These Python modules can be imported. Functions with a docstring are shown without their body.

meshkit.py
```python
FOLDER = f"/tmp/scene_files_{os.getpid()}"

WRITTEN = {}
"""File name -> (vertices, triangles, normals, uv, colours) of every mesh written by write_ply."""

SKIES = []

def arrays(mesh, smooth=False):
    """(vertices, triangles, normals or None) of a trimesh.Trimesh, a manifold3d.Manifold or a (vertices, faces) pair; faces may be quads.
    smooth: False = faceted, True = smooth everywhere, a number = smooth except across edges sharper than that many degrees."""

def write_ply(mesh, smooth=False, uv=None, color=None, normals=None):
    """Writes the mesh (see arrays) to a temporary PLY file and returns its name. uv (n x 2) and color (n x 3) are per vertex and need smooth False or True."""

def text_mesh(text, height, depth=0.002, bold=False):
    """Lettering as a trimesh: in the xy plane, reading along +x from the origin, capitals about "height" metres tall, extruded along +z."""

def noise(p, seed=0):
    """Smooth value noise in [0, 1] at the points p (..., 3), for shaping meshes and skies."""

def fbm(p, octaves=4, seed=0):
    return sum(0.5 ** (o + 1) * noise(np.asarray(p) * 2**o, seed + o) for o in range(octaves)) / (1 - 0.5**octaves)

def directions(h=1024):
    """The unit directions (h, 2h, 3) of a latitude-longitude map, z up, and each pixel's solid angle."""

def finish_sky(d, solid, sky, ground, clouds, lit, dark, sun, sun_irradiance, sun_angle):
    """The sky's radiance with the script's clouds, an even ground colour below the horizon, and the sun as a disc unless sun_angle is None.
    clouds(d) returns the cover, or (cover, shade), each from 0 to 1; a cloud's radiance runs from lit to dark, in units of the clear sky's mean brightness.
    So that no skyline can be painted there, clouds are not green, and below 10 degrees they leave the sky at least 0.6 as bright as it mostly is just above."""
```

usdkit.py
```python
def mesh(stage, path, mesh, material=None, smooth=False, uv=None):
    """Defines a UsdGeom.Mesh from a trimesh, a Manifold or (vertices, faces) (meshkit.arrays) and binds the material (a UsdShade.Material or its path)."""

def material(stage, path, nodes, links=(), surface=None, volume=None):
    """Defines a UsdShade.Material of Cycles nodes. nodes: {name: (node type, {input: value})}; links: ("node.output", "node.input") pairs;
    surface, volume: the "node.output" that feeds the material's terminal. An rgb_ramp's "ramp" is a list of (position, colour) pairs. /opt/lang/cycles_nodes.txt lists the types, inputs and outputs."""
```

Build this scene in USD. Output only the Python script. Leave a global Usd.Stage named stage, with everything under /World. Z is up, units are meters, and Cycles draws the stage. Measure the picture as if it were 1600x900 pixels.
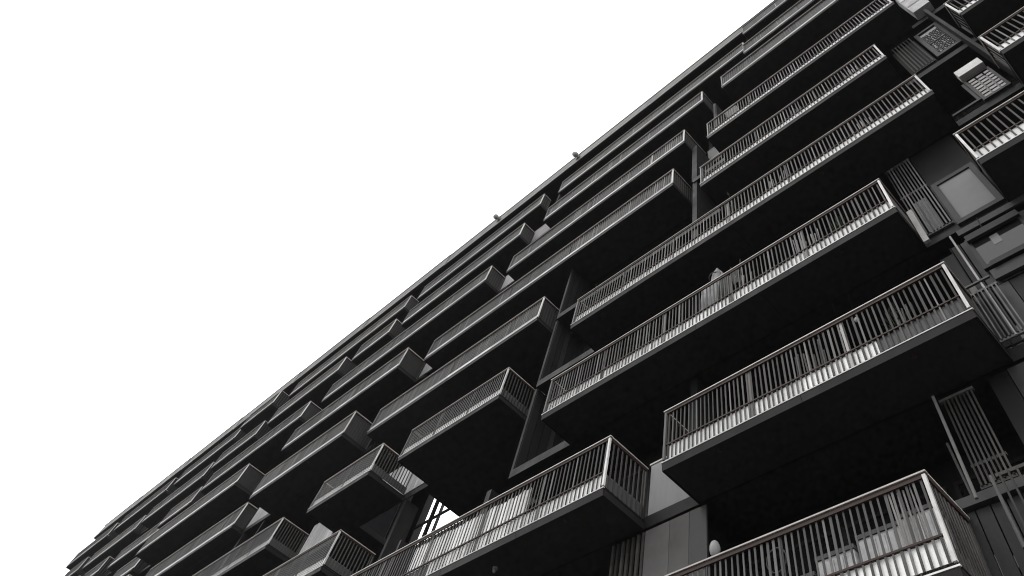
import math, random
import numpy as np
import usdkit
from pxr import Usd, UsdGeom, UsdLux, UsdShade, Gf, Sdf

rnd = random.Random(7)
stage = Usd.Stage.CreateInMemory()
UsdGeom.SetStageUpAxis(stage, UsdGeom.Tokens.z)
UsdGeom.SetStageMetersPerUnit(stage, 1.0)
world = UsdGeom.Xform.Define(stage, '/World')
stage.SetDefaultPrim(world.GetPrim())
UsdGeom.Scope.Define(stage, '/World/Looks')

# ------------------------------------------------------------------ camera
EXPOSURE = 0.45
R = np.array([[-0.73894788, 0.11539422, 0.66380735],
              [0.56591518, -0.42837159, 0.70444147],
              [0.36564468, 0.89620419, 0.25124094]])
toW = lambda r: np.array([-r[0], r[2], r[1]])
right, up, back = toW(R[0]), -toW(R[1]), -toW(R[2])
cam = UsdGeom.Camera.Define(stage, '/World/camera')
m = Gf.Matrix4d(*right, 0, *up, 0, *back, 0, 0, 0, 1.6, 1)
cam.AddTransformOp().Set(m)
cam.CreateHorizontalApertureAttr(36.0)
cam.CreateVerticalApertureAttr(36.0 * 576 / 1024)
cam.CreateFocalLengthAttr(36.0 * 963.768 / 1600)
cam.CreateHorizontalApertureOffsetAttr(-(963.545 - 800) * 36.0 / 1600)
cam.CreateVerticalApertureOffsetAttr(-(450 - 237.08) * 36.0 / 1600)
cam.CreateClippingRangeAttr(Gf.Vec2f(0.05, 5000))
cam.CreateExposureAttr(EXPOSURE)

# ------------------------------------------------------------------ overcast sky and sun
SUN_DIR = np.array([-0.35, -0.75, 0.95]); SUN_DIR /= np.linalg.norm(SUN_DIR)
sun_el, sun_rot = math.asin(SUN_DIR[2]), math.atan2(SUN_DIR[0], SUN_DIR[1])
sky_mat = usdkit.material(stage, '/World/Looks/sky_material', {
    'tc': ('texture_coordinate', {}),
    'sky': ('sky_texture', {'sky_type': 'single_scattering', 'sun_disc': False, 'sun_elevation': sun_el, 'sun_rotation': sun_rot}),
    'n': ('noise_texture', {'scale': 2.2, 'detail': 5.0, 'roughness': 0.55}),
    'cl': ('rgb_ramp', {'ramp': [(0.0, (12.5, 12.5, 12.6)), (0.45, (13.5, 13.5, 13.5)), (1.0, (15.5, 15.4, 15.3))]}),
    'mx': ('mix_color', {'fac': 0.94}),
    'bg': ('background_shader', {'strength': 0.12}),
}, [('tc.generated', 'n.vector'), ('n.fac', 'cl.fac'), ('sky.color', 'mx.a'), ('cl.color', 'mx.b'), ('mx.result', 'bg.color')], surface='bg.background')
sky = UsdLux.DomeLight.Define(stage, '/World/sky')
UsdShade.MaterialBindingAPI.Apply(sky.GetPrim()).Bind(sky_mat)
sky.GetPrim().SetCustomDataByKey('kind', 'structure')
sun = UsdLux.DistantLight.Define(stage, '/World/sun')
sun.CreateIntensityAttr(0.14); sun.CreateAngleAttr(20.0); sun.CreateNormalizeAttr(True)
sun.CreateColorAttr(Gf.Vec3f(1.0, 0.97, 0.93))
z_ = SUN_DIR; x_ = np.cross([0, 0, 1], z_); x_ /= np.linalg.norm(x_); y_ = np.cross(z_, x_)
sun.AddTransformOp().Set(Gf.Matrix4d(*x_, 0, *y_, 0, *z_, 0, 0, 0, 0, 1))

# ------------------------------------------------------------------ materials
SPEC = 0.15
def surface(name, color, rough=0.5, metal=0.0, var=0.25, scale=3.0, streak=False, rand=0.0, bump=0.0, spec=0.5, fine=40.0):
    spec = min(spec, SPEC)
    c = np.array(color, float)
    nodes = {
        'g': ('geometry', {}), 'map': ('mapping', {'scale': (scale, scale, scale * (0.12 if streak else 1.0))}),
        'n': ('noise_texture', {'scale': 1.0, 'detail': 6.0, 'roughness': 0.62}),
        'r': ('rgb_ramp', {'ramp': [(0.25, tuple(c * (1 - var))), (0.55, tuple(c)), (0.8, tuple(c * (1 + var)))]}),
        'n2': ('noise_texture', {'scale': fine, 'detail': 3.0}),
        'rr': ('map_range', {'from_min': 0.25, 'from_max': 0.75, 'to_min': max(rough - 0.14, 0.03), 'to_max': min(rough + 0.16, 1.0)}),
        'p': ('principled_bsdf', {'metallic': metal, 'specular_ior_level': spec}),
    }
    links = [('g.position', 'map.vector'), ('map.vector', 'n.vector'), ('n.fac', 'r.fac'), ('g.position', 'n2.vector'),
             ('n.fac', 'rr.value'), ('rr.result', 'p.roughness')]
    src = 'r.color'
    if rand:
        nodes['oi'] = ('object_info', {})
        nodes['mr'] = ('map_range', {'from_min': 0.0, 'from_max': 1.0, 'to_min': 1 - rand, 'to_max': 1 + rand})
        nodes['cc'] = ('combine_color', {})
        nodes['mu'] = ('mix_color', {'blend_type': 'multiply', 'fac': 1.0})
        links += [('oi.random', 'mr.value'), ('mr.result', 'cc.r'), ('mr.result', 'cc.g'), ('mr.result', 'cc.b'), (src, 'mu.a'), ('cc.color', 'mu.b')]
        src = 'mu.result'
    links.append((src, 'p.base_color'))
    if bump:
        nodes['b'] = ('bump', {'strength': bump, 'distance': 0.01})
        links += [('n2.fac', 'b.height'), ('b.normal', 'p.normal')]
    return usdkit.material(stage, '/World/Looks/' + name, nodes, links, surface='p.BSDF')

M = {
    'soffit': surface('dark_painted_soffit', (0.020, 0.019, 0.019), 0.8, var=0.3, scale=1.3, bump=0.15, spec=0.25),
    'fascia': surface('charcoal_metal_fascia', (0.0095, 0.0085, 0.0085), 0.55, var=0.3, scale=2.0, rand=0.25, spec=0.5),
    'drip': surface('pale_drip_edge', (0.48, 0.47, 0.46), 0.4, var=0.3, scale=4.0, rand=0.2),
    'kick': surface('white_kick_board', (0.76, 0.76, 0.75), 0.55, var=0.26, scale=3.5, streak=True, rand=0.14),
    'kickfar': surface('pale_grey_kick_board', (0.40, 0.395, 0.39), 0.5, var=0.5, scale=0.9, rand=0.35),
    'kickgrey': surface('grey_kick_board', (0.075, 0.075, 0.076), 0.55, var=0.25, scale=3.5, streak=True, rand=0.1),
    'bar': surface('bronze_baluster', (0.036, 0.034, 0.032), 0.5, var=0.4, scale=6.0, rand=0.6, spec=0.35),
    'bargrey': surface('grey_steel_balusters', (0.062, 0.060, 0.059), 0.5, var=0.45, scale=1.1, rand=0.4, spec=0.4),
    'barlight': surface('pale_steel_post', (0.26, 0.25, 0.245), 0.4, var=0.25, scale=5.0, rand=0.2),
    'rail': surface('aluminium_handrail', (0.34, 0.325, 0.31), 0.4, var=0.3, scale=5.0, rand=0.15),
    'underrail': surface('brown_under_rail', (0.030, 0.018, 0.015), 0.5, var=0.3, scale=5.0),
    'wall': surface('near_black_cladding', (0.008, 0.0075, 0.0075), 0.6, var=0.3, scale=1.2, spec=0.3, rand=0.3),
    'greywall': surface('dark_grey_panel', (0.019, 0.019, 0.0195), 0.6, var=0.4, scale=1.5, streak=True, rand=0.2, bump=0.1),
    'lightwall': surface('pale_grey_panel', (0.22, 0.22, 0.22), 0.6, var=0.35, scale=1.7, streak=True, rand=0.25),
    'frame': surface('dark_window_frame', (0.018, 0.017, 0.017), 0.45, var=0.2, scale=4.0),
    'greyframe': surface('grey_window_frame', (0.030, 0.030, 0.030), 0.45, var=0.2, scale=4.0),
    'blind': surface('grey_roller_blind', (0.165, 0.165, 0.165), 0.85, var=0.08, scale=6.0, bump=0.1),
    'white': surface('white_weathered_fabric', (0.40, 0.40, 0.40), 0.8, var=0.25, scale=7.0, bump=0.2),
    'parapet': surface('grey_roof_parapet', (0.065, 0.063, 0.061), 0.5, var=0.45, scale=0.8, streak=True, rand=0.2),
    'asphalt': surface('asphalt', (0.05, 0.05, 0.05), 0.9, var=0.3, scale=0.8, bump=0.3),
    'paving': surface('concrete_paving', (0.17, 0.165, 0.16), 0.85, var=0.2, scale=1.1, bump=0.2),
    'greymetal': surface('grey_steel', (0.085, 0.083, 0.081), 0.45, var=0.3, scale=6.0, rand=0.4),
    'baypanel': surface('pale_ribbed_panel', (0.34, 0.34, 0.34), 0.6, var=0.25, scale=3.0, streak=True, rand=0.25),
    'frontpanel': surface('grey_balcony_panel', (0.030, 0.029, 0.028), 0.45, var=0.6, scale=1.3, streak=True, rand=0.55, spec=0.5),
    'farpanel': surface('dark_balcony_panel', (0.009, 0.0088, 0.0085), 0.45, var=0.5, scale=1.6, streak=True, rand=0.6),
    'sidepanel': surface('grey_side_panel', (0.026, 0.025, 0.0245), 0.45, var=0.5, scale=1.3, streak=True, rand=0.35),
    'cover': surface('grey_canvas', (0.20, 0.20, 0.205), 0.8, var=0.35, scale=7.0, bump=0.2),
    'black': surface('black_plastic', (0.012, 0.012, 0.012), 0.45),
    'leaf': surface('plant_leaf', (0.07, 0.085, 0.06), 0.55, var=0.4, scale=20.0),
    'clay': surface('clay_pot', (0.16, 0.12, 0.10), 0.8, var=0.2, scale=9.0),
}
# window panes: dark room behind a reflecting pane
M['pane'] = usdkit.material(stage, '/World/Looks/dark_window_glass', {
    'fr': ('fresnel', {'IOR': 1.5}), 'd': ('diffuse_bsdf', {'color': (0.008, 0.008, 0.009)}),
    'gl': ('glossy_bsdf', {'color': (0.9, 0.9, 0.9), 'roughness': 0.04}), 'mx': ('mix_closure', {})},
    [('fr.fac', 'mx.fac'), ('d.BSDF', 'mx.closure1'), ('gl.BSDF', 'mx.closure2')], surface='mx.closure')
M['bulb'] = surface('opal_globe', (0.20, 0.20, 0.197), 0.35, var=0.05)

# ------------------------------------------------------------------ mesh helpers
BOXF = np.array([[0, 2, 1], [0, 3, 2], [4, 5, 6], [4, 6, 7], [0, 1, 5], [0, 5, 4], [1, 2, 6], [1, 6, 5], [2, 3, 7], [2, 7, 6], [3, 0, 4], [3, 4, 7]])

def box(x0, x1, y0, y1, z0, z1):
    x0, x1 = min(x0, x1), max(x0, x1); y0, y1 = min(y0, y1), max(y0, y1); z0, z1 = min(z0, z1), max(z0, z1)
    v = np.array([[x0, y0, z0], [x1, y0, z0], [x1, y1, z0], [x0, y1, z0], [x0, y0, z1], [x1, y0, z1], [x1, y1, z1], [x0, y1, z1]], float)
    return v, BOXF

def join(parts):
    vs, fs, n = [], [], 0
    for v, f in parts:
        vs.append(v); fs.append(np.asarray(f) + n); n += len(v)
    return np.vstack(vs), np.vstack(fs)

def rod(a, b, r, sides=8, r2=None):
    a, b = np.array(a, float), np.array(b, float); r2 = r if r2 is None else r2
    t = (b - a) / np.linalg.norm(b - a)
    u = np.cross(t, [0, 0, 1.0] if abs(t[2]) < 0.9 else [1.0, 0, 0]); u /= np.linalg.norm(u); w = np.cross(t, u)
    an = np.arange(sides) * 2 * math.pi / sides
    c = np.cos(an)[:, None] * u + np.sin(an)[:, None] * w
    v = np.vstack([a + c * r, b + c * r2, a, b]); f = []
    for i in range(sides):
        j = (i + 1) % sides
        f += [[i, j, sides + j], [i, sides + j, sides + i], [2 * sides, j, i], [2 * sides + 1, sides + i, sides + j]]
    return v, np.array(f)

def lathe(c, prof, sides=20):
    """prof: (radius, z) from bottom to top about the vertical through c."""
    an = np.arange(sides) * 2 * math.pi / sides
    v = np.vstack([np.stack([c[0] + r * np.cos(an), c[1] + r * np.sin(an), np.full(sides, c[2] + z)], 1) for r, z in prof]); f = []
    for k in range(len(prof) - 1):
        for i in range(sides):
            j = (i + 1) % sides
            f += [[k * sides + i, k * sides + j, (k + 1) * sides + j], [k * sides + i, (k + 1) * sides + j, (k + 1) * sides + i]]
    return v, np.array(f)

def torus(c, Rr, r, axis='y', n=28, k=8):
    v, f = [], []
    for i in range(n):
        a = 2 * math.pi * i / n
        for j in range(k):
            b = 2 * math.pi * j / k; q = Rr + r * math.cos(b)
            p = (q * math.cos(a), r * math.sin(b), q * math.sin(a)) if axis == 'y' else (q * math.cos(a), q * math.sin(a), r * math.sin(b))
            v.append([c[0] + p[0], c[1] + p[1], c[2] + p[2]])
            i2, j2 = (i + 1) % n, (j + 1) % k
            f += [[i * k + j, i2 * k + j, i2 * k + j2], [i * k + j, i2 * k + j2, i * k + j2]]
    return np.array(v), np.array(f)

used = {}
def numbered(path):
    n = used.get(path, 0); used[path] = n + 1
    return path if n == 0 else f'{path}_{n:03d}'

def obj(name, mesh, mat, parent='/World', smooth=False, **data):
    p = numbered(f'{parent}/{name}')
    usdkit.mesh(stage, p, mesh, M[mat], smooth=smooth)
    tag(p, **data)
    return p

def tag(p, label=None, cat=None, group=None, kind=None):
    prim = stage.GetPrimAtPath(p)
    for k, v in (('label', label), ('category', cat), ('group', group), ('kind', kind)):
        if v: prim.SetCustomDataByKey(k, v)
    return p

def thing(name, label, cat, loc=(0, 0, 0), group=None):
    p = numbered('/World/' + name)
    x = UsdGeom.Xform.Define(stage, p)
    if any(loc): x.AddTranslateOp().Set(Gf.Vec3d(*loc))
    return tag(p, label, cat, group)

# ------------------------------------------------------------------ ground
obj('ground', box(-600, 600, -600, 600, -1.0, 0.0), 'asphalt', kind='structure')
obj('pavement', box(-110, 60, -2.5, 14, 0.004, 0.13), 'paving', kind='structure')

# ------------------------------------------------------------------ the apartment building
HB = '/World/apartment_building'
thing('apartment_building', 'long dark apartment block with rows of barred balconies filling the photo', 'building')
FLOOR = 2.951
zs = lambda k: 5.66 + FLOOR * k          # underside of the balconies of storey k

def segs(x0, x1, step):
    n = max(1, int(round((x1 - x0) / step)))
    e = np.linspace(x0, x1, n + 1)
    return list(zip(e[:-1], e[1:]))

def balcony(k, x0, x1, yf, yw, bars='joined', left=True, right=True, spacing=0.098, grey_from=None, fence='bars', kick_h=0.25, top=1.21, joint=None, sidekick='kickgrey', barmat='bar', grey_until=None, kick_front=False, panelmat='frontpanel', sidemat='sidepanel'):
    """A balcony: its slab, with soffit panels, fascia, kick boards, balusters, posts and handrail as its pieces."""
    z = zs(k)
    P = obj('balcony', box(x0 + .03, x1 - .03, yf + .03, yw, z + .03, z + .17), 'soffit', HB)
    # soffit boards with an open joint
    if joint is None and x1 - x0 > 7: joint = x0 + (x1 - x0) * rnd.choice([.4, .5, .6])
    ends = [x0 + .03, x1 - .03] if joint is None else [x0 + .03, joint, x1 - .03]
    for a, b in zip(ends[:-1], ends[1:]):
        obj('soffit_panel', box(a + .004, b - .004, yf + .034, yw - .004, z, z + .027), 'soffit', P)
    # fascia plates: slightly tilted front, butted with small gaps
    for a, b in segs(x0, x1, 2.3):
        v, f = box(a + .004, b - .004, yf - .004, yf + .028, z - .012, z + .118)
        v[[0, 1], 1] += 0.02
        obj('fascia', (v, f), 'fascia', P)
    if x1 - x0 > 3 and x0 > -48:
        for xd in np.arange(x0 + 1.1, x1, 3.4):
            obj('drain_outlet', lathe((xd, yf + .16, z - .03), [(0, 0), (.03, 0), (.035, .029), (0, .029)], 10), 'underrail', P)
    obj('drip_edge', box(x0 - .012, x1 + .012, yf - .012, yf + .02, z + .120, z + .138), 'drip', P)
    for on, xs, d in ((left, x0, 1), (right, x1, -1)):
        if on:
            obj('fascia', box(xs - d * .004, xs + d * .027, yf + .032, yw - .01, z - .010, z + .116), 'fascia', P)
            obj('drip_edge', box(xs - d * .012, xs + d * .02, yf + .024, yw - .01, z + .121, z + .137), 'fascia', P)
    zt = z + top
    # kick boards behind the balusters
    for a, b in segs(x0 + .05, x1 - .05, 1.35 if bars == 'single' else 2.6):
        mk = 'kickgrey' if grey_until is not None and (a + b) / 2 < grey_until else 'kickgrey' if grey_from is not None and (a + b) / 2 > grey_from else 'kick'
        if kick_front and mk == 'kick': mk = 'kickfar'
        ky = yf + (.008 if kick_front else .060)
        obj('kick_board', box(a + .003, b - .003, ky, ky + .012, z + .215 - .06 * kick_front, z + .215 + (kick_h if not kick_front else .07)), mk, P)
    if not kick_front: obj('bottom_rail', box(x0 + .02, x1 - .02, yf + .018, yf + .056, z + .22 + kick_h, z + .242 + kick_h), 'underrail', P)
    # front balusters
    n = int((x1 - x0 - .1) / spacing); xsb = x0 + .05 + (np.arange(n) + .5) * ((x1 - x0 - .1) / n)
    posts = [a for a, b in segs(x0 + .03, x1 - .03, 1.75)][1:]
    joined, pale = [], []
    for xb in xsb:
        w = .0145
        bx = box(xb - w, xb + w, yf + .024, yf + .036, z + .19, zt - .07)
        if bars == 'single':
            bx[0][:, 0] += rnd.uniform(-.004, .004); bx[0][4:, 0] += rnd.uniform(-.005, .005); bx[0][:, 1] += rnd.uniform(0, .006)
            bx[0][[1, 2, 5, 6], 0] += rnd.choice([0, 0, 0, .008, -.006])
            obj('baluster', bx, barmat if rnd.random() < .84 else 'greymetal', P)
        else:
            bx[0][:, 0] += rnd.uniform(-.006, .006); bx[0][4:, 0] += rnd.uniform(-.006, .006)
            (pale if rnd.random() < .16 else joined).append(bx)
    if fence == 'panel':
        posts = posts[::2]
        for a, b in segs(x0 + .04, x1 - .04, 1.25):
            o_ = rnd.uniform(-.006, .006)
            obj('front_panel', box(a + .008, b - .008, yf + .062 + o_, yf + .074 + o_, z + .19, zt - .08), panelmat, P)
    if joined: obj('balusters', join(joined), barmat, P, kind='stuff')
    if pale: obj('balusters', join(pale), 'bargrey' if panelmat == 'farpanel' else 'greymetal', P, kind='stuff')
    for i, xp in enumerate(posts):
        obj('post', box(xp - .024, xp + .024, yf + .038, yf + .058, z + .183, zt - .04), rnd.choice(['barlight', 'bar', 'bargrey', 'greymetal']), P)
    for xe in ([x0 + .03] if left else []) + ([x1 - .03] if right else []):
        obj('corner_post', box(xe - .022, xe + .022, yf - .002, yf + .042, z + .183, zt - .04), 'drip' if xe > (x0 + x1) / 2 or x0 > 0 else 'greymetal', P)
    obj('handrail', box(x0 - .01, x1 + .01, yf - .012, yf + .052, zt - .020, zt), 'rail', P)
    obj('under_rail', box(x0 + .01, x1 - .01, yf + .006, yf + .034, zt - .075, zt - .022), 'underrail', P)
    # side balustrades
    for on, xs, d in ((left, x0, 1), (right, x1, -1)):
        if not on: continue
        obj('handrail', box(xs - d * .008, xs + d * .050, yf + .055, yw - .02, zt - .028, zt - .002), 'rail', P)
        obj('under_rail', box(xs + d * .006, xs + d * .034, yf + .04, yw - .02, zt - .075, zt - .031), 'underrail', P)
        if fence != 'panel': obj('kick_board', box(xs + d * .058, xs + d * .070, yf + .08, yw - .03, z + .215, z + .46), sidekick, P)
        m_ = int((yw - yf - .14) / spacing)
        jj = []
        if fence == 'panel':
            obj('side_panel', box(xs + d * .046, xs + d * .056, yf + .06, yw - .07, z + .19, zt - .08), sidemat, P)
        for i in range(m_):
            yb = yf + .09 + (i + .5) * (yw - yf - .14) / m_
            bb = box(xs + d * .024, xs + d * .036, yb - .017, yb + .017, z + .19, zt - .07)
            jj.append(bb)
        if jj: obj('side_balusters', join(jj), 'bar', P, kind='stuff')
        obj('wall_post', box(xs + d * .01, xs + d * .05, yw - .055, yw - .015, z + .183, zt - .04), 'bar', P)
    return P

YR, YL, YL2 = 7.82, 8.84, 8.05           # wall lines of the right, the middle and the far part
# nearest balconies: every baluster a piece of its own
bal = {}
bal['A'] = balcony(0, -6.20, -2.08, 6.80, YR, 'single', spacing=0.092, kick_h=.25, barmat='bargrey')
bal['B'] = balcony(1, -6.20, -0.70, 6.80, YR, 'single', spacing=0.089, grey_from=-2.0, joint=None)
bal['C'] = balcony(2, -10.05, -0.92, 6.80, YR, 'single', spacing=0.095, joint=-3.9)
bal['P'] = balcony(1, -16.40, -7.45, 6.70, YR, 'single', spacing=0.11, grey_until=-13.0)
bal['D'] = balcony(3, -9.85, 0.89, 6.80, YR, spacing=.1, joint=-4.4)
bal['E'] = balcony(4, -5.32, 0.70, 6.80, YR, spacing=.1)
bal['F'] = balcony(5, -5.00, 1.85, 6.80, YR, spacing=.1)
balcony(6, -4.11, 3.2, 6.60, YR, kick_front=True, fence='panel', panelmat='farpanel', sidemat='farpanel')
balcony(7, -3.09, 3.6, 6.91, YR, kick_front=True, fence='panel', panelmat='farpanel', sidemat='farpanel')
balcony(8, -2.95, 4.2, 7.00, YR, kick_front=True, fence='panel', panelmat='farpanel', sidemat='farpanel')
# right-hand stack beyond the recess
balcony(2, 0.62, 6.0, 6.83, YR, spacing=.12, grey_from=2.2)
balcony(3, 2.33, 7.0, 6.90, YR, spacing=.12)
balcony(4, 2.60, 8.0, 7.00, YR, spacing=.12)
# middle and far parts: (storey, x0, x1, front y, wall y)
for k, a, b, yf, yw in [
        (2, -27.0, -20.0, 7.41, YL), (3, -18.40, -13.45, 7.42, YL), (3, -23.50, -19.80, 7.24, YL), (3, -36.5, -26.76, 7.55, YL),
        (4, -22.47, -12.76, 7.40, YL), (4, -30.46, -23.41, 6.82, YL2), (4, -43.0, -32.98, 7.45, YL2),
        (5, -20.75, -7.00, 7.42, YL), (5, -31.35, -22.05, 6.96, YL2), (5, -47.0, -35.78, 6.95, YL2),
        (6, -16.74, -6.56, 7.43, YL), (6, -31.00, -17.92, 7.15, YL2), (6, -44.0, -33.14, 7.13, YL2),
        (7, -15.33, -5.64, 7.45, YL), (7, -26.33, -16.90, 7.30, YL2), (7, -30.85, -27.45, 7.2, YL2), (7, -39.9, -32.33, 7.17, YL2),
        (8, -15.30, -3.30, 7.60, YL), (8, -27.1, -16.6, 7.5, YL2), (8, -41.0, -28.3, 7.4, YL2)]:
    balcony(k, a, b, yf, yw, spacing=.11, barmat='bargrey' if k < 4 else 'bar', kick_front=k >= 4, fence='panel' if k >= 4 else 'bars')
# far end: alternating units along every storey
for k in range(2, 9):
    x = {2: -28.4, 3: -38.0, 4: -44.6, 5: -48.6, 6: -45.8, 7: -41.6, 8: -42.6}[k]
    while x > -76.5:
        L = rnd.choice([4.2, 5.5, 7.0, 9.0]); e = max(x - L, -77.2)
        if x - e > 2.5:
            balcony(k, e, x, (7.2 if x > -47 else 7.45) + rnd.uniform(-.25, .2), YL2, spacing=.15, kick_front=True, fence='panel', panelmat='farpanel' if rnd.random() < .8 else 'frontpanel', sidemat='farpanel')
        x = e - rnd.choice([.5, .9, 1.4])
for k in (0, 1):
    x = -18.5 if k else -9.0
    while x > -78:
        e = max(x - rnd.choice([7.5, 9.5]), -77.2)
        if x - e > 2.5 and (k == 0 or x < -30): balcony(k, e, x, 7.3, YL2 if x < -30 else YL, spacing=.15)
        x = e - 1.6
# roof storey: grey parapet panels with open joints, light edge below
RY, ZT = 7.68, 33.42
cuts = [6.0, -2.95, -8.88, -14.81, -21.62, -26.47, -35.3, -44.0, -52.5, -61.0, -70.0, -77.8]
for b, a in zip(cuts[:-1], cuts[1:]):
    RY = 7.68 - .16 * min(1.0, max(0.0, (-24.0 - a) / 53.0))
    p = obj('roof_parapet', box(a + .006, b - .006, RY, RY + .14, zs(9) + .10, ZT), 'parapet', HB)
    obj('coping', box(a + .002, b - .002, RY - .03, RY + .17, ZT + .002, ZT + .05 + rnd.uniform(-.02, .03)), 'parapet', p)
    obj('roof_edge', box(a + .004, b - .004, RY - .05, RY + .6, zs(9) - .02, zs(9) + .097), 'fascia', p)
    obj('drip_edge', box(a + .35, b - .35, RY - .07, RY - .004, zs(9) + .105, zs(9) + .135), 'drip', p)

# storeys: slab band at the wall line, recessed wall with windows behind it
VOIDS = {3: [(-22.4, -18.75)]}     # open slots through the block
def wall_runs(k):
    """(x0, x1, wall y) of storey k, right to left"""
    cut = {0: -31, 1: -31, 2: -31, 3: -31, 4: -23.0, 5: -21.5, 6: -17.3, 7: -16.1, 8: -16.0}[k]
    xr = {0: -31, 1: -16.6, 2: -12.2, 3: -12.2, 4: -12.2, 5: -6.4, 6: -5.3, 7: -4.5, 8: -3.1}[k]
    xr = max(xr, cut)
    runs = [(xr, 9.0, YR)]
    if cut < xr: runs.append((cut, xr, YL))
    runs.append((-77.7, cut, YL2))
    return runs

def cut_runs(a, b, holes):
    out = [(a, b)]
    for h0, h1 in holes:
        nxt = []
        for p, q in out:
            if h1 <= p or h0 >= q: nxt.append((p, q)); continue
            if h0 > p: nxt.append((p, h0))
            if h1 < q: nxt.append((h1, q))
        out = nxt
    return out
REAR = 10.95
for k in range(0, 9):
    z = zs(k)
    for x0, x1, yw in wall_runs(k):
        for a, b in cut_runs(x0, x1, VOIDS.get(k, [])):
            # floor band: the slab edge seen at the wall line and the loggia ceiling behind it
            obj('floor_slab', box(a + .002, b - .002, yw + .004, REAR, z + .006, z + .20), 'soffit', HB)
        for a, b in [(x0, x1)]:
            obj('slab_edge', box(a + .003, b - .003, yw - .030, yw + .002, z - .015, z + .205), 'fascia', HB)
        for a, b in cut_runs(x0, x1, VOIDS.get(k, [])):
            yl = yw + 1.25
            if k == 2 and yw == YL: yl = YL + 1.85
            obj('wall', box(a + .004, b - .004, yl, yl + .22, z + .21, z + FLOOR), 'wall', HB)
            far = b < -46
            if far: continue
            step = 1.9 if yw == YR else 3.1
            for p, q in segs(a + .15, b - .15, step):
                if q - p < .8: continue
                w = obj('window', join([box(p + .06, q - .06, yl - .05, yl - .004, z + .30, z + .36), box(p + .06, q - .06, yl - .05, yl - .004, z + 2.52, z + 2.58),
                                        box(p + .06, p + .12, yl - .05, yl - .004, z + .363, z + 2.517), box(q - .12, q - .06, yl - .05, yl - .004, z + .363, z + 2.517)]), 'frame', HB)
                obj('pane', box(p + .123, q - .123, yl - .028, yl - .018, z + .363, z + 2.517), 'pane', w)
    # partitions and fins at the wall line, between the flats
    for xf in [-12.95, -6.35] + [x for x in np.arange(-19.6, -77, -6.6)]:
        if k in (2, 3) and -26.7 < xf < -15: continue
        ywf = next(y for a, b, y in wall_runs(k) if a <= xf <= b)
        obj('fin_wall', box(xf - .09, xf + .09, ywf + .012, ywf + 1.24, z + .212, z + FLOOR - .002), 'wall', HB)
# return walls where the wall line steps
for k in range(0, 9):
    rs = wall_runs(k)
    for (a, b, y0), (c, d, y1) in zip(rs[:-1], rs[1:]):
        lo, hi = min(y0, y1), max(y0, y1)
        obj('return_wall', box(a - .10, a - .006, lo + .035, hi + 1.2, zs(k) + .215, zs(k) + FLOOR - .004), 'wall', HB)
        if a > -30:
            y = lo + .06; i = 0
            while y < hi + 1.1:
                w = rnd.uniform(.16, .30)
                obj('cladding_board', box(a - .004, a + rnd.uniform(.012, .03), y, y + w - .02, zs(k) + .22, zs(k) + FLOOR - .02), rnd.choice(['wall', 'wall', 'fascia', 'greywall']), HB)
                y += w
        obj('corner_pillar', box(a - .26, a - .11, max(lo, hi) - .10, max(lo, hi) + .05, zs(k) + .215, zs(k) + FLOOR - .02), 'greyframe' if k in (2, 3) else 'wall', HB)
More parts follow.
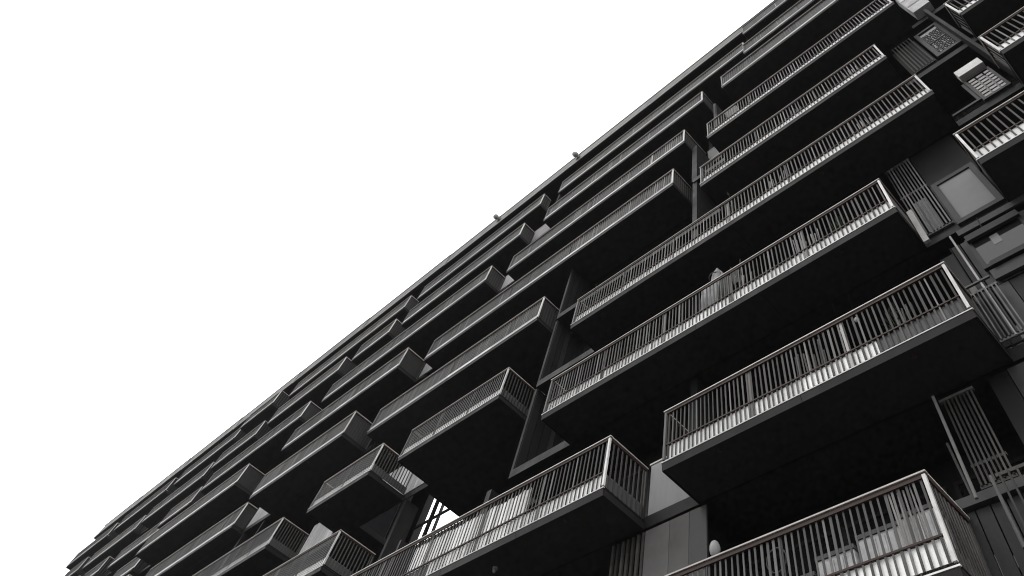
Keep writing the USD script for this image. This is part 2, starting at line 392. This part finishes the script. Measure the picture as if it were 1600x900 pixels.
# pale parapet panels in the gaps between balconies
for k, a, b, y in [(1, -7.40, -6.25, YR), (3, -13.40, -12.25, YL), (4, -12.7, -12.25, YL), (5, -6.95, -6.42, YL), (6, -6.5, -5.32, YL), (7, -5.6, -4.52, YL),
                   (4, -23.35, -22.5, YL), (5, -22.0, -20.8, YL2), (6, -17.9, -16.8, YL2), (7, -16.9, -15.4, YL2), (7, -27.4, -26.4, YL2),
                   (4, -32.9, -30.5, YL2), (5, -35.7, -31.4, YL2), (6, -33.1, -31.1, YL2), (7, -32.3, -30.9, YL2)]:
    z = zs(k) + .21
    for p, q in segs(a + .02, b - .02, .75):
        obj('gap_panel', box(p + .006, q - .006, y - .022, y + .028, z, z + 1.02), 'lightwall', HB)
    obj('gap_handrail', box(a, b, y - .04, y + .04, z + 1.026, z + 1.06), 'rail', HB)
# ribbed pale panels and a post in the open bay
for i in range(10):
    x = -26.6 + i * .22
    obj('bay_panel', box(x, x + .20, YL - .06, YL - .034 + .012 * (i % 2), zs(3) + .21, zs(3) + 1.5), 'baypanel', HB)
for i in range(17):
    x = -22.25 + i * .22
    obj('bay_panel', box(x, x + .20, YL - .06, YL - .034 + .012 * (i % 2), zs(3) + .21, zs(3) + 1.85), 'baypanel', HB)
obj('bay_post', box(-19.30, -19.20, YL + .9, YL + 1.0, zs(2) + .21, zs(4) - .004), 'frame', HB)
obj('bay_rail', box(-22.4, -18.8, REAR - .12, REAR - .06, zs(3) + 1.02, zs(3) + 1.10), 'frame', HB)
obj('bay_post', box(-20.9, -20.82, REAR - .12, REAR - .03, zs(3) + .26, zs(4) - .004), 'frame', HB)
obj('bay_fin', box(-19.75, -19.60, YL + .012, YL + .55, zs(2) + .212, zs(3) - .02), 'greywall', HB)
# rear wall, roof, end wall, base
obj('rear_wall', join([box(-77.7, -22.5, REAR + .01, REAR + .3, 0, zs(9)), box(-18.65, 9.0, REAR + .01, REAR + .3, 0, zs(9)),
                       box(-22.498, -18.652, REAR + .01, REAR + .3, zs(4) + .1, zs(9)), box(-22.498, -18.652, REAR + .01, REAR + .3, 0, zs(3) + .25)]), 'wall', HB)
obj('roof', box(-77.75, 9.0, 8.29, REAR + .3, zs(9) + .02, zs(9) + .3), 'wall', HB)
obj('end_wall', box(-77.9, -77.755, 7.9, REAR + .3, 0, zs(9) - .03), 'wall', HB)
obj('base_wall', box(-77.7, 9.0, YL + .6, YL + .9, .135, zs(0) - .002), 'greywall', HB)
for x in np.arange(-76, 9, 5.8):
    obj('column', box(x - .2, x + .2, YL - .1, YL + .3, .135, zs(0) - .004), 'greywall', HB)

# ------------------------------------------------------------------ the recess at the right: windows, screens, pipes, landing
YW = YR
def window(x0, x1, z0, z1, y, fr='greyframe', pane='pane', fw=.07, mull=()):
    w = obj('window', join([box(x0, x1, y - .07, y, z0, z0 + fw), box(x0, x1, y - .07, y, z1 - fw, z1), box(x0, x0 + fw, y - .07, y, z0 + fw + .001, z1 - fw - .001), box(x1 - fw, x1, y - .07, y, z0 + fw + .001, z1 - fw - .001)]), fr, HB)
    obj('pane', box(x0 + fw + .002, x1 - fw - .002, y - .035, y - .022, z0 + fw + .002, z1 - fw - .002), pane, w)
    for zm in mull:
        obj('glazing_bar', box(x0 + fw + .002, x1 - fw - .002, y - .052, y - .037, zm - .02, zm + .02), fr, w)
    return w
def panel(x0, x1, z0, z1, y, mat='greywall', name='wall_panel', d=.04):
    return obj(name, box(x0, x1, y - d, y, z0, z1), mat, HB)
def boards(x0, x1, z0, z1, y, step=.27, mats=('greywall', 'greywall', 'fascia', 'greyframe')):
    x = x0
    while x < x1 - .05:
        w = min(step * rnd.uniform(.75, 1.25), x1 - x)
        yy = y - rnd.uniform(0, .014)
        obj('cladding_board', box(x, x + w - .014, yy - .03, yy, z0 + rnd.uniform(0, .01), z1), rnd.choice(mats), HB)
        x += w
def slats(name, x0, x1, z0, z1, y, n, mat='barlight', w=.016, rails=()):
    st = (x1 - x0) / n
    p = obj(name, box(x0, x1, y - .02, y + .02, z0, z0 + .04), mat, HB)
    for zr in (z1 - .02, *rails): obj('rail', box(x0, x1, y - .02, y + .02, zr - .02, zr + .02), mat, p)
    for i in range(n):
        xx = x0 + (i + .5) * st
        obj('slat', box(xx - w, xx + w, y - .042, y - .022, z0 + .03, z1 - .03), mat if i % 3 else 'bar', p)
    return p
# storey C (k=2): grey blind window, slatted screen
boards(-.30, .64, 11.80, 13.1, YW + .02); panel(-.30, .64, 13.105, 14.45, YW + .02, 'wall')
window(-.26, .60, 11.62, 13.06, YW - .03, pane='blind', fw=.10)
slats('slatted_screen', -.88, -.30, 11.76, 14.40, YW - .06, 9, 'greymetal', .014, rails=(13.2,))
panel(-.72, -.45, 11.80, 12.9, YW - .0, 'lightwall', 'screen_backing')
obj('screen_post', box(-.86, -.76, 7.30, 7.36, 11.10, 12.10), 'barlight', HB)
panel(-.36, 1.6, 11.36, 11.50, YW - .035, 'greyframe', 'slab_band')
# storey B (k=1)
panel(-.84, -.60, 8.84, 11.05, YW - .02); panel(-.58, -.44, 8.84, 11.20, YW - .01); boards(-.42, 1.4, 9.98, 11.22, YW + .01)
window(-.33, .62, 10.30, 11.12, YW - .06, 'frame'); panel(.02, .16, 10.72, 10.95, YW - .088, 'blind', 'window_blind', .012)
panel(-.28, .9, 10.02, 10.24, YW - .06, 'greyframe', 'sill_band', .05)
obj('downpipe', rod((-.47, 7.60, 8.80), (-.48, 7.62, 11.30), .018), 'barlight', HB)
slats('railing', -.80, -.28, 8.80, 9.86, YW - .20, 9, 'greymetal', .010)
obj('shade_box', box(-.30, .60, YW - .20, YW - .135, 10.98, 11.12), 'black', HB)
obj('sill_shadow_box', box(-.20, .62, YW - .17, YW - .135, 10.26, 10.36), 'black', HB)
obj('cable', rod((-.62, 7.76, 8.85), (-.60, 7.76, 11.2), .008, 6), 'black', HB)
obj('cable', rod((.05, 7.74, 11.55), (.02, 7.74, 11.18), .008, 6), 'black', HB)
obj('junction_box', box(-.68, -.58, YW - .10, YW - .062, 9.95, 10.12), 'greymetal', HB)
obj('railing_top', box(-.80, -.32, 7.57, 7.61, 9.985, 10.015), 'greymetal', HB)
boards(-.40, 1.3, 8.84, 9.96, YW + .01)
# landing of storey A
obj('landing', box(-2.20, .6, YW - .10, YW + 1.0, 6.94, 7.06), 'greyframe', HB)
slats('landing_railing', -1.80, -1.34, 7.10, 8.46, YW - .04, 8, 'bar', .012, rails=(7.42,))
obj('landing_handrail', box(-1.83, -1.33, YW - .09, YW - .03, 8.43, 8.47), 'greymetal', HB)
obj('landing_post', rod((-1.83, 7.50, 6.84), (-1.82, 7.50, 8.36), .022), 'greymetal', HB)
obj('landing_post', rod((-1.95, 7.84, 7.07), (-1.98, 7.84, 7.90), .018), 'greymetal', HB)
boards(-1.12, .7, 7.08, 8.55, YW + .03, .3)
for i, xx in enumerate(np.arange(-2.16, .3, .19)):
    panel(xx, xx + .172, 5.2, 6.92, YW + .02, 'greywall', 'cladding_board')
obj('landing_post', rod((-1.57, 7.46, 6.15), (-1.57, 7.46, 7.00), .022), 'greymetal', HB)
slats('landing_railing', -1.52, -.8, 6.0, 7.02, 7.50, 7, 'bar', .012)
# left of storey A: pale wall with board joints
for a, b in ((-7.40, -6.85), (-6.842, -6.42), (-6.412, -6.05)):
    panel(a, b, 5.9, 8.55, YW + .02, 'bargrey', 'wall_board')
for xx in np.arange(-8.2, -7.45, .12):
    obj('slat', box(xx, xx + .05, YW - .02, YW + .02, 5.9, 8.55), 'bar', HB)
# storeys D to F in the recess
panel(.95, 1.62, 17.7, 19.7, YW + .02, 'wall'); slats('dark_screen', 1.0, 1.60, 17.75, 19.9, YW - .05, 7, 'bar', .014)
pw = window(1.68, 2.36, 17.80, 19.75, YW - .02, fw=.10, mull=(18.75,))
rl = random.Random(3)
obj('ornament_screen', join([torus((1.80 + .11 * i + rl.uniform(-.02, .02), YW - .062, 18.0 + .15 * j + rl.uniform(-.02, .02)), .05, .009, 'y', 12, 5) for i in range(5) for j in range(10)]), 'greymetal', pw)
cb = obj('cabinet', box(2.14, 2.66, YW - .30, YW, 20.75, 22.7), 'white', HB)
for zz in (21.3, 21.35, 22.0):
    obj('cabinet_door', box(2.17, 2.63, YW - .318, YW - .302, zz + .02, zz + .55 if zz != 21.3 else zz + .04), 'drip', cb)
panel(1.60, 2.18, 15.98, 16.30, YW - .05, 'drip', 'awning_box', .18)
lw = window(1.60, 2.20, 14.76, 15.93, YW - .03, fw=.06)
for c0, c1 in ((1.68, 1.82), (1.86, 2.00), (2.04, 2.14)):
    for j in range(7):
        obj('louvre', box(c0, c1, YW - .085, YW - .070, 14.86 + j * .145, 14.95 + j * .145), 'barlight', lw)
obj('opening_frame', join([box(.95, 1.60, YW - .06, YW - .01, 14.93, 15.0), box(1.53, 1.595, YW - .06, YW - .01, 15.002, 15.9)]), 'greyframe', HB)
obj('corner_pillar', box(2.34, 2.42, 7.50, YW, 14.8, 20.4), 'wall', HB)

# ------------------------------------------------------------------ things on the balconies
def place(k, dz=.17): return zs(k) + dz
# privacy screen on the long balcony P
scr = thing('privacy_screen', 'pale reed privacy screen tied behind the bars of the low middle balcony', 'screen', (-11.6, 6.785, zs(1) + .47))
for i in range(46):
    x = -1.85 + i * .082
    obj('reed', box(x, x + .079, -.008 + rnd.uniform(0, .006), .012, 0, .60 + rnd.uniform(-.03, .02)), 'kick', scr)
# storage boards behind the bars of the lowest balcony
for i, (a, b, h, yy) in enumerate([(-3.72, -3.22, .62, 6.93), (-3.16, -2.62, .70, 6.95), (-2.58, -2.16, .74, 6.93), (-4.35, -3.80, .50, 6.96)]):
    lab = ['white storage box second from the left in the row behind the lowest bars', 'white storage box beside the tallest one, third from the left behind the lowest bars',
           'tallest white storage box tucked in the corner of the lower right balcony', 'lowest white storage box nearest the round hoop on the lower right balcony'][i]
    t = thing('storage_box', lab, 'box', ((a + b) / 2, yy, place(0)), 'storage boxes on the lowest balcony')
    w = (b - a) / 2
    obj('bin', join([box(-w, w, 0, .30, 0, h - .05)] + [box(-w + .06 + j * .12, -w + .10 + j * .12, -.012, -.001, .04, h - .09) for j in range(int(2 * w / .12))]), 'white', t)
    obj('lid', box(-w - .015, w + .015, -.02, .315, h - .047, h), 'kickgrey', t)
# lantern
t = thing('globe_lantern', 'pale egg-shaped lantern on a thin stem above the lowest railing', 'lantern', (-5.44, 7.20, place(0)))
obj('stem', join([rod((0, 0, .02), (0, 0, 1.36), .012), lathe((0, 0, 0), [(0, 0), (.13, 0), (.13, .02), (0, .02)])]), 'black', t)
obj('globe', lathe((0, 0, 1.33), [(0.0, 0), (.04, .008), (.07, .05), (.08, .10), (.076, .15), (.055, .20), (.025, .226), (0, .23)]), 'bulb', t, smooth=True)
# hoop plant stand
t = thing('hoop_stand', 'thin round metal hoop on a foot behind the lower right bars', 'plant stand', (-4.35, 7.05, place(0)))
obj('hoop', torus((0, 0, .86), .15, .009), 'greymetal', t, smooth=True)
obj('foot', join([rod((0, 0, .02), (0, 0, .71), .011), lathe((0, 0, 0), [(0, 0), (.12, 0), (.12, .02), (0, .02)])]), 'greymetal', t)
# covered furniture on storey C
t = thing('covered_parasol', 'pale fabric-covered garden parasol and chairs standing above the third railing', 'parasol cover', (-5.30, 7.20, place(2)))
def cover(w, d, h, x, seed, lean=0):
    rows, n = 26, 44; v = []; rr = random.Random(seed); ph = [rr.uniform(0, 6.28) for _ in range(6)]
    for i in range(rows + 1):
        t_ = i / rows; taper = (1 - .28 * t_ ** 1.5) * (1 - max(0, (t_ - .80) / .20) ** 2.2 * .86)
        for j in range(n):
            a = 2 * math.pi * j / n
            fold = 1 + .10 * math.sin(6 * a + ph[0] + 1.5 * t_) + .07 * math.sin(10 * a + ph[1] - 3 * t_) + .05 * math.sin(15 * a + ph[2]) + .06 * math.sin(9 * t_ + 2 * a + ph[3])
            v.append([x + w * taper * fold * math.cos(a) + lean * t_ + .03 * math.sin(5 * t_ + ph[4]), d * taper * fold * math.sin(a), h * t_ * (1 + .05 * math.sin(a + ph[5]) * t_)])
    f = []
    for i in range(rows):
        for j in range(n):
            q = (j + 1) % n
            f += [[i * n + j, i * n + q, (i + 1) * n + q], [i * n + j, (i + 1) * n + q, (i + 1) * n + j]]
    c = len(v); v.append([x + lean, 0, h]); f += [[rows * n + j, rows * n + (j + 1) % n, c] for j in range(n)]
    return np.array(v), np.array(f)
obj('canvas_cover', cover(.20, .17, 1.95, .10, 1, .03), 'cover', t, smooth=True)
obj('chair_cover', cover(.19, .18, 1.60, -.20, 2, .08), 'cover', t, smooth=True)
obj('chair_cover', cover(.15, .15, 1.72, .34, 5, -.02), 'greywall', t, smooth=True)
obj('tie_strap', torus((.118, 0, 1.72), .165, .012, 'z'), 'greymetal', t)
t = thing('drying_rack', 'dark folding drying rack leaning beside the pale covered parasol', 'drying rack', (-4.80, 7.30, place(2)))
obj('rack_frame', join([rod((-.16, 0, 0), (-.10, .1, 2.1), .016), rod((.14, 0, 0), (.18, .1, 2.2), .016)] + [rod((-.15 + .005 * i, .004 * i, .3 + .2 * i), (.145 + .004 * i, .004 * i, .3 + .2 * i), .008) for i in range(9)]), 'bar', t)
obj('cloth', box(-.14, .12, .02, .05, 1.3, 1.85), 'greywall', t)
# plants
def plant(label, x, y, k, h, n, seed, spread=.22, pot=.14):
    t = thing('potted_plant', label, 'plant', (x, y, place(k)))
    rr = random.Random(seed)
    obj('pot', lathe((0, 0, 0), [(0, 0), (pot * .75, 0), (pot, .24), (pot * 1.05, .26), (pot * .9, .26), (pot * .85, .22), (0, .22)]), 'clay', t)
    st, lf = [], []
    for i in range(n):
        a = rr.uniform(0, 6.28); tip = np.array([spread * math.cos(a) * rr.uniform(.3, 1), spread * math.sin(a) * rr.uniform(.3, 1), h * rr.uniform(.75, 1)])
        base = np.array([.03 * math.cos(a), .03 * math.sin(a), .2]); st.append(rod(base, tip, .006, 5, .003))
        for s in np.linspace(.4, 1, 7):
            p = base + (tip - base) * s; b = rr.uniform(0, 6.28); L = rr.uniform(.07, .13)
            d = np.array([math.cos(b), math.sin(b), rr.uniform(-.1, .6)]) * L; w = np.cross(d, [0, 0, 1]); w = w / np.linalg.norm(w) * L * .22
            lf.append((np.array([p, p + d * .5 + w, p + d, p + d * .5 - w]), np.array([[0, 1, 2], [0, 2, 3]])))
    obj('stems', join(st), 'leaf', t); obj('leaves', join(lf), 'leaf', t, kind='stuff')
plant('spiky plant rising above the fourth railing near its left end', -9.45, 7.15, 3, 1.75, 9, 5, .10)
plant('small leafy plant peeping over the middle of the fourth railing', -4.42, 7.05, 3, 1.42, 10, 6, .16)
plant('leafy potted plant behind the bars right of the bulbs on the second balcony', -1.75, 7.1, 1, .95, 12, 7)
plant('bushy potted plant behind the third balcony bars near its right corner', -2.1, 7.1, 2, 1.0, 14, 8)
plant('potted plant behind the top right white-based balcony bars', 3.3, 7.2, 3, 1.0, 12, 9)
# string of bulbs on storey B
for i, (x, z, lab) in enumerate([(-2.72, 10.02, 'left globe bulb hanging behind the second balcony bars'), (-2.40, 10.12, 'right globe bulb hanging behind the second balcony bars')]):
    t = thing('hanging_bulb', lab, 'lamp', (x, 7.25, z), 'bulbs on the second balcony')
    obj('globe', lathe((0, 0, -.045), [(0, 0), (.03, .01), (.045, .045), (.03, .08), (0, .09)], 12), 'bulb', t, smooth=True)
    obj('cord', rod((0, 0, .05), (0, 0, zs(2) - z - .002), .0010, 5), 'wall', t)
# soffit lamp below the long low balcony
t = thing('ceiling_lamp', 'small pale lamp fixed under the long low balcony at the bottom edge', 'lamp', (-10.70, 7.14, zs(1)))
obj('lamp_base', lathe((0, 0, -.03), [(0, 0), (.05, 0), (.05, .029), (0, .029)]), 'rail', t)
obj('lamp_glass', lathe((0, 0, -.10), [(0, 0), (.025, .008), (.038, .035), (.035, .068), (0, .068)]), 'bulb', t, smooth=True)
# floodlights on the roof edge
for i, (x, lab) in enumerate([(-14.81, 'round roof floodlight on the parapet, right of two on the skyline'), (-21.62, 'round roof floodlight on the parapet, left of two on the skyline')]):
    t = thing('roof_floodlight', lab, 'floodlight', (x, 7.62, ZT - .42), 'floodlights on the roof edge')
    obj('head', lathe((0, -.20, -.12), [(0, 0), (.11, .02), (.17, .10), (.18, .18), (.13, .26), (0, .28)]), 'rail', t, smooth=True)
    obj('bracket', join([box(-.03, .03, -.18, .05, -.02, .03), box(-.12, .12, .02, .058, -.12, .14)]), 'bar', t)

# ------------------------------------------------------------------ more belongings behind the bars
def canes(label, x, y, k, n, w, h, seed, mat='barlight'):
    t = thing('bamboo_canes', label, 'canes', (x, y, place(k)))
    rr = random.Random(seed)
    for i in range(n):
        xx = -w / 2 + w * (i + rr.uniform(.2, .8)) / n; hh = h * rr.uniform(.75, 1.0)
        obj('cane', rod((xx, rr.uniform(-.05, .05), 0), (xx + rr.uniform(-.05, .05), rr.uniform(-.05, .05), hh), rr.uniform(.009, .016), 6), mat, t)
canes('pale canes in a bundle behind the third railing near its right end', -2.75, 6.98, 2, 9, .55, 1.08, 1)
canes('pale canes grouped behind the third railing just right of the covered parasol', -4.35, 6.98, 2, 6, .45, 1.10, 2)
canes('thin canes standing behind the second railing left of the hanging bulbs', -3.25, 6.98, 1, 7, .6, 1.05, 3, 'greymetal')
canes('pale canes standing behind the second railing between the bulbs and the right corner', -1.55, 6.98, 1, 7, .55, 1.05, 4, 'greymetal')
canes('pale canes behind the fourth railing near the middle of that balcony', -3.1, 6.98, 3, 6, .5, 1.05, 5)
canes('pale canes behind the fourth railing toward its right end', -.6, 6.98, 3, 5, .4, 1.05, 11)
canes('thin dark canes behind the fifth railing near its middle', -2.0, 6.98, 4, 6, .5, 1.05, 12, 'greymetal')
canes('pale canes behind the fifth railing near its right end', -.2, 6.98, 4, 6, .5, 1.05, 13)
canes('thin canes behind the lowest railing in its right corner, among the white boxes', -2.45, 6.90, 0, 5, .35, 1.12, 6, 'barlight')

# ------------------------------------------------------------------ thin bright haze of the overcast day
M['haze'] = usdkit.material(stage, '/World/Looks/pale_haze', {'v': ('principled_volume', {'color': (0.95, 0.95, 0.95), 'density': 0.00015, 'anisotropy': 0.2})}, [], volume='v.volume')
obj('haze', box(-130, 70, -60, 40, -2.0, 40.0), 'haze', kind='stuff')
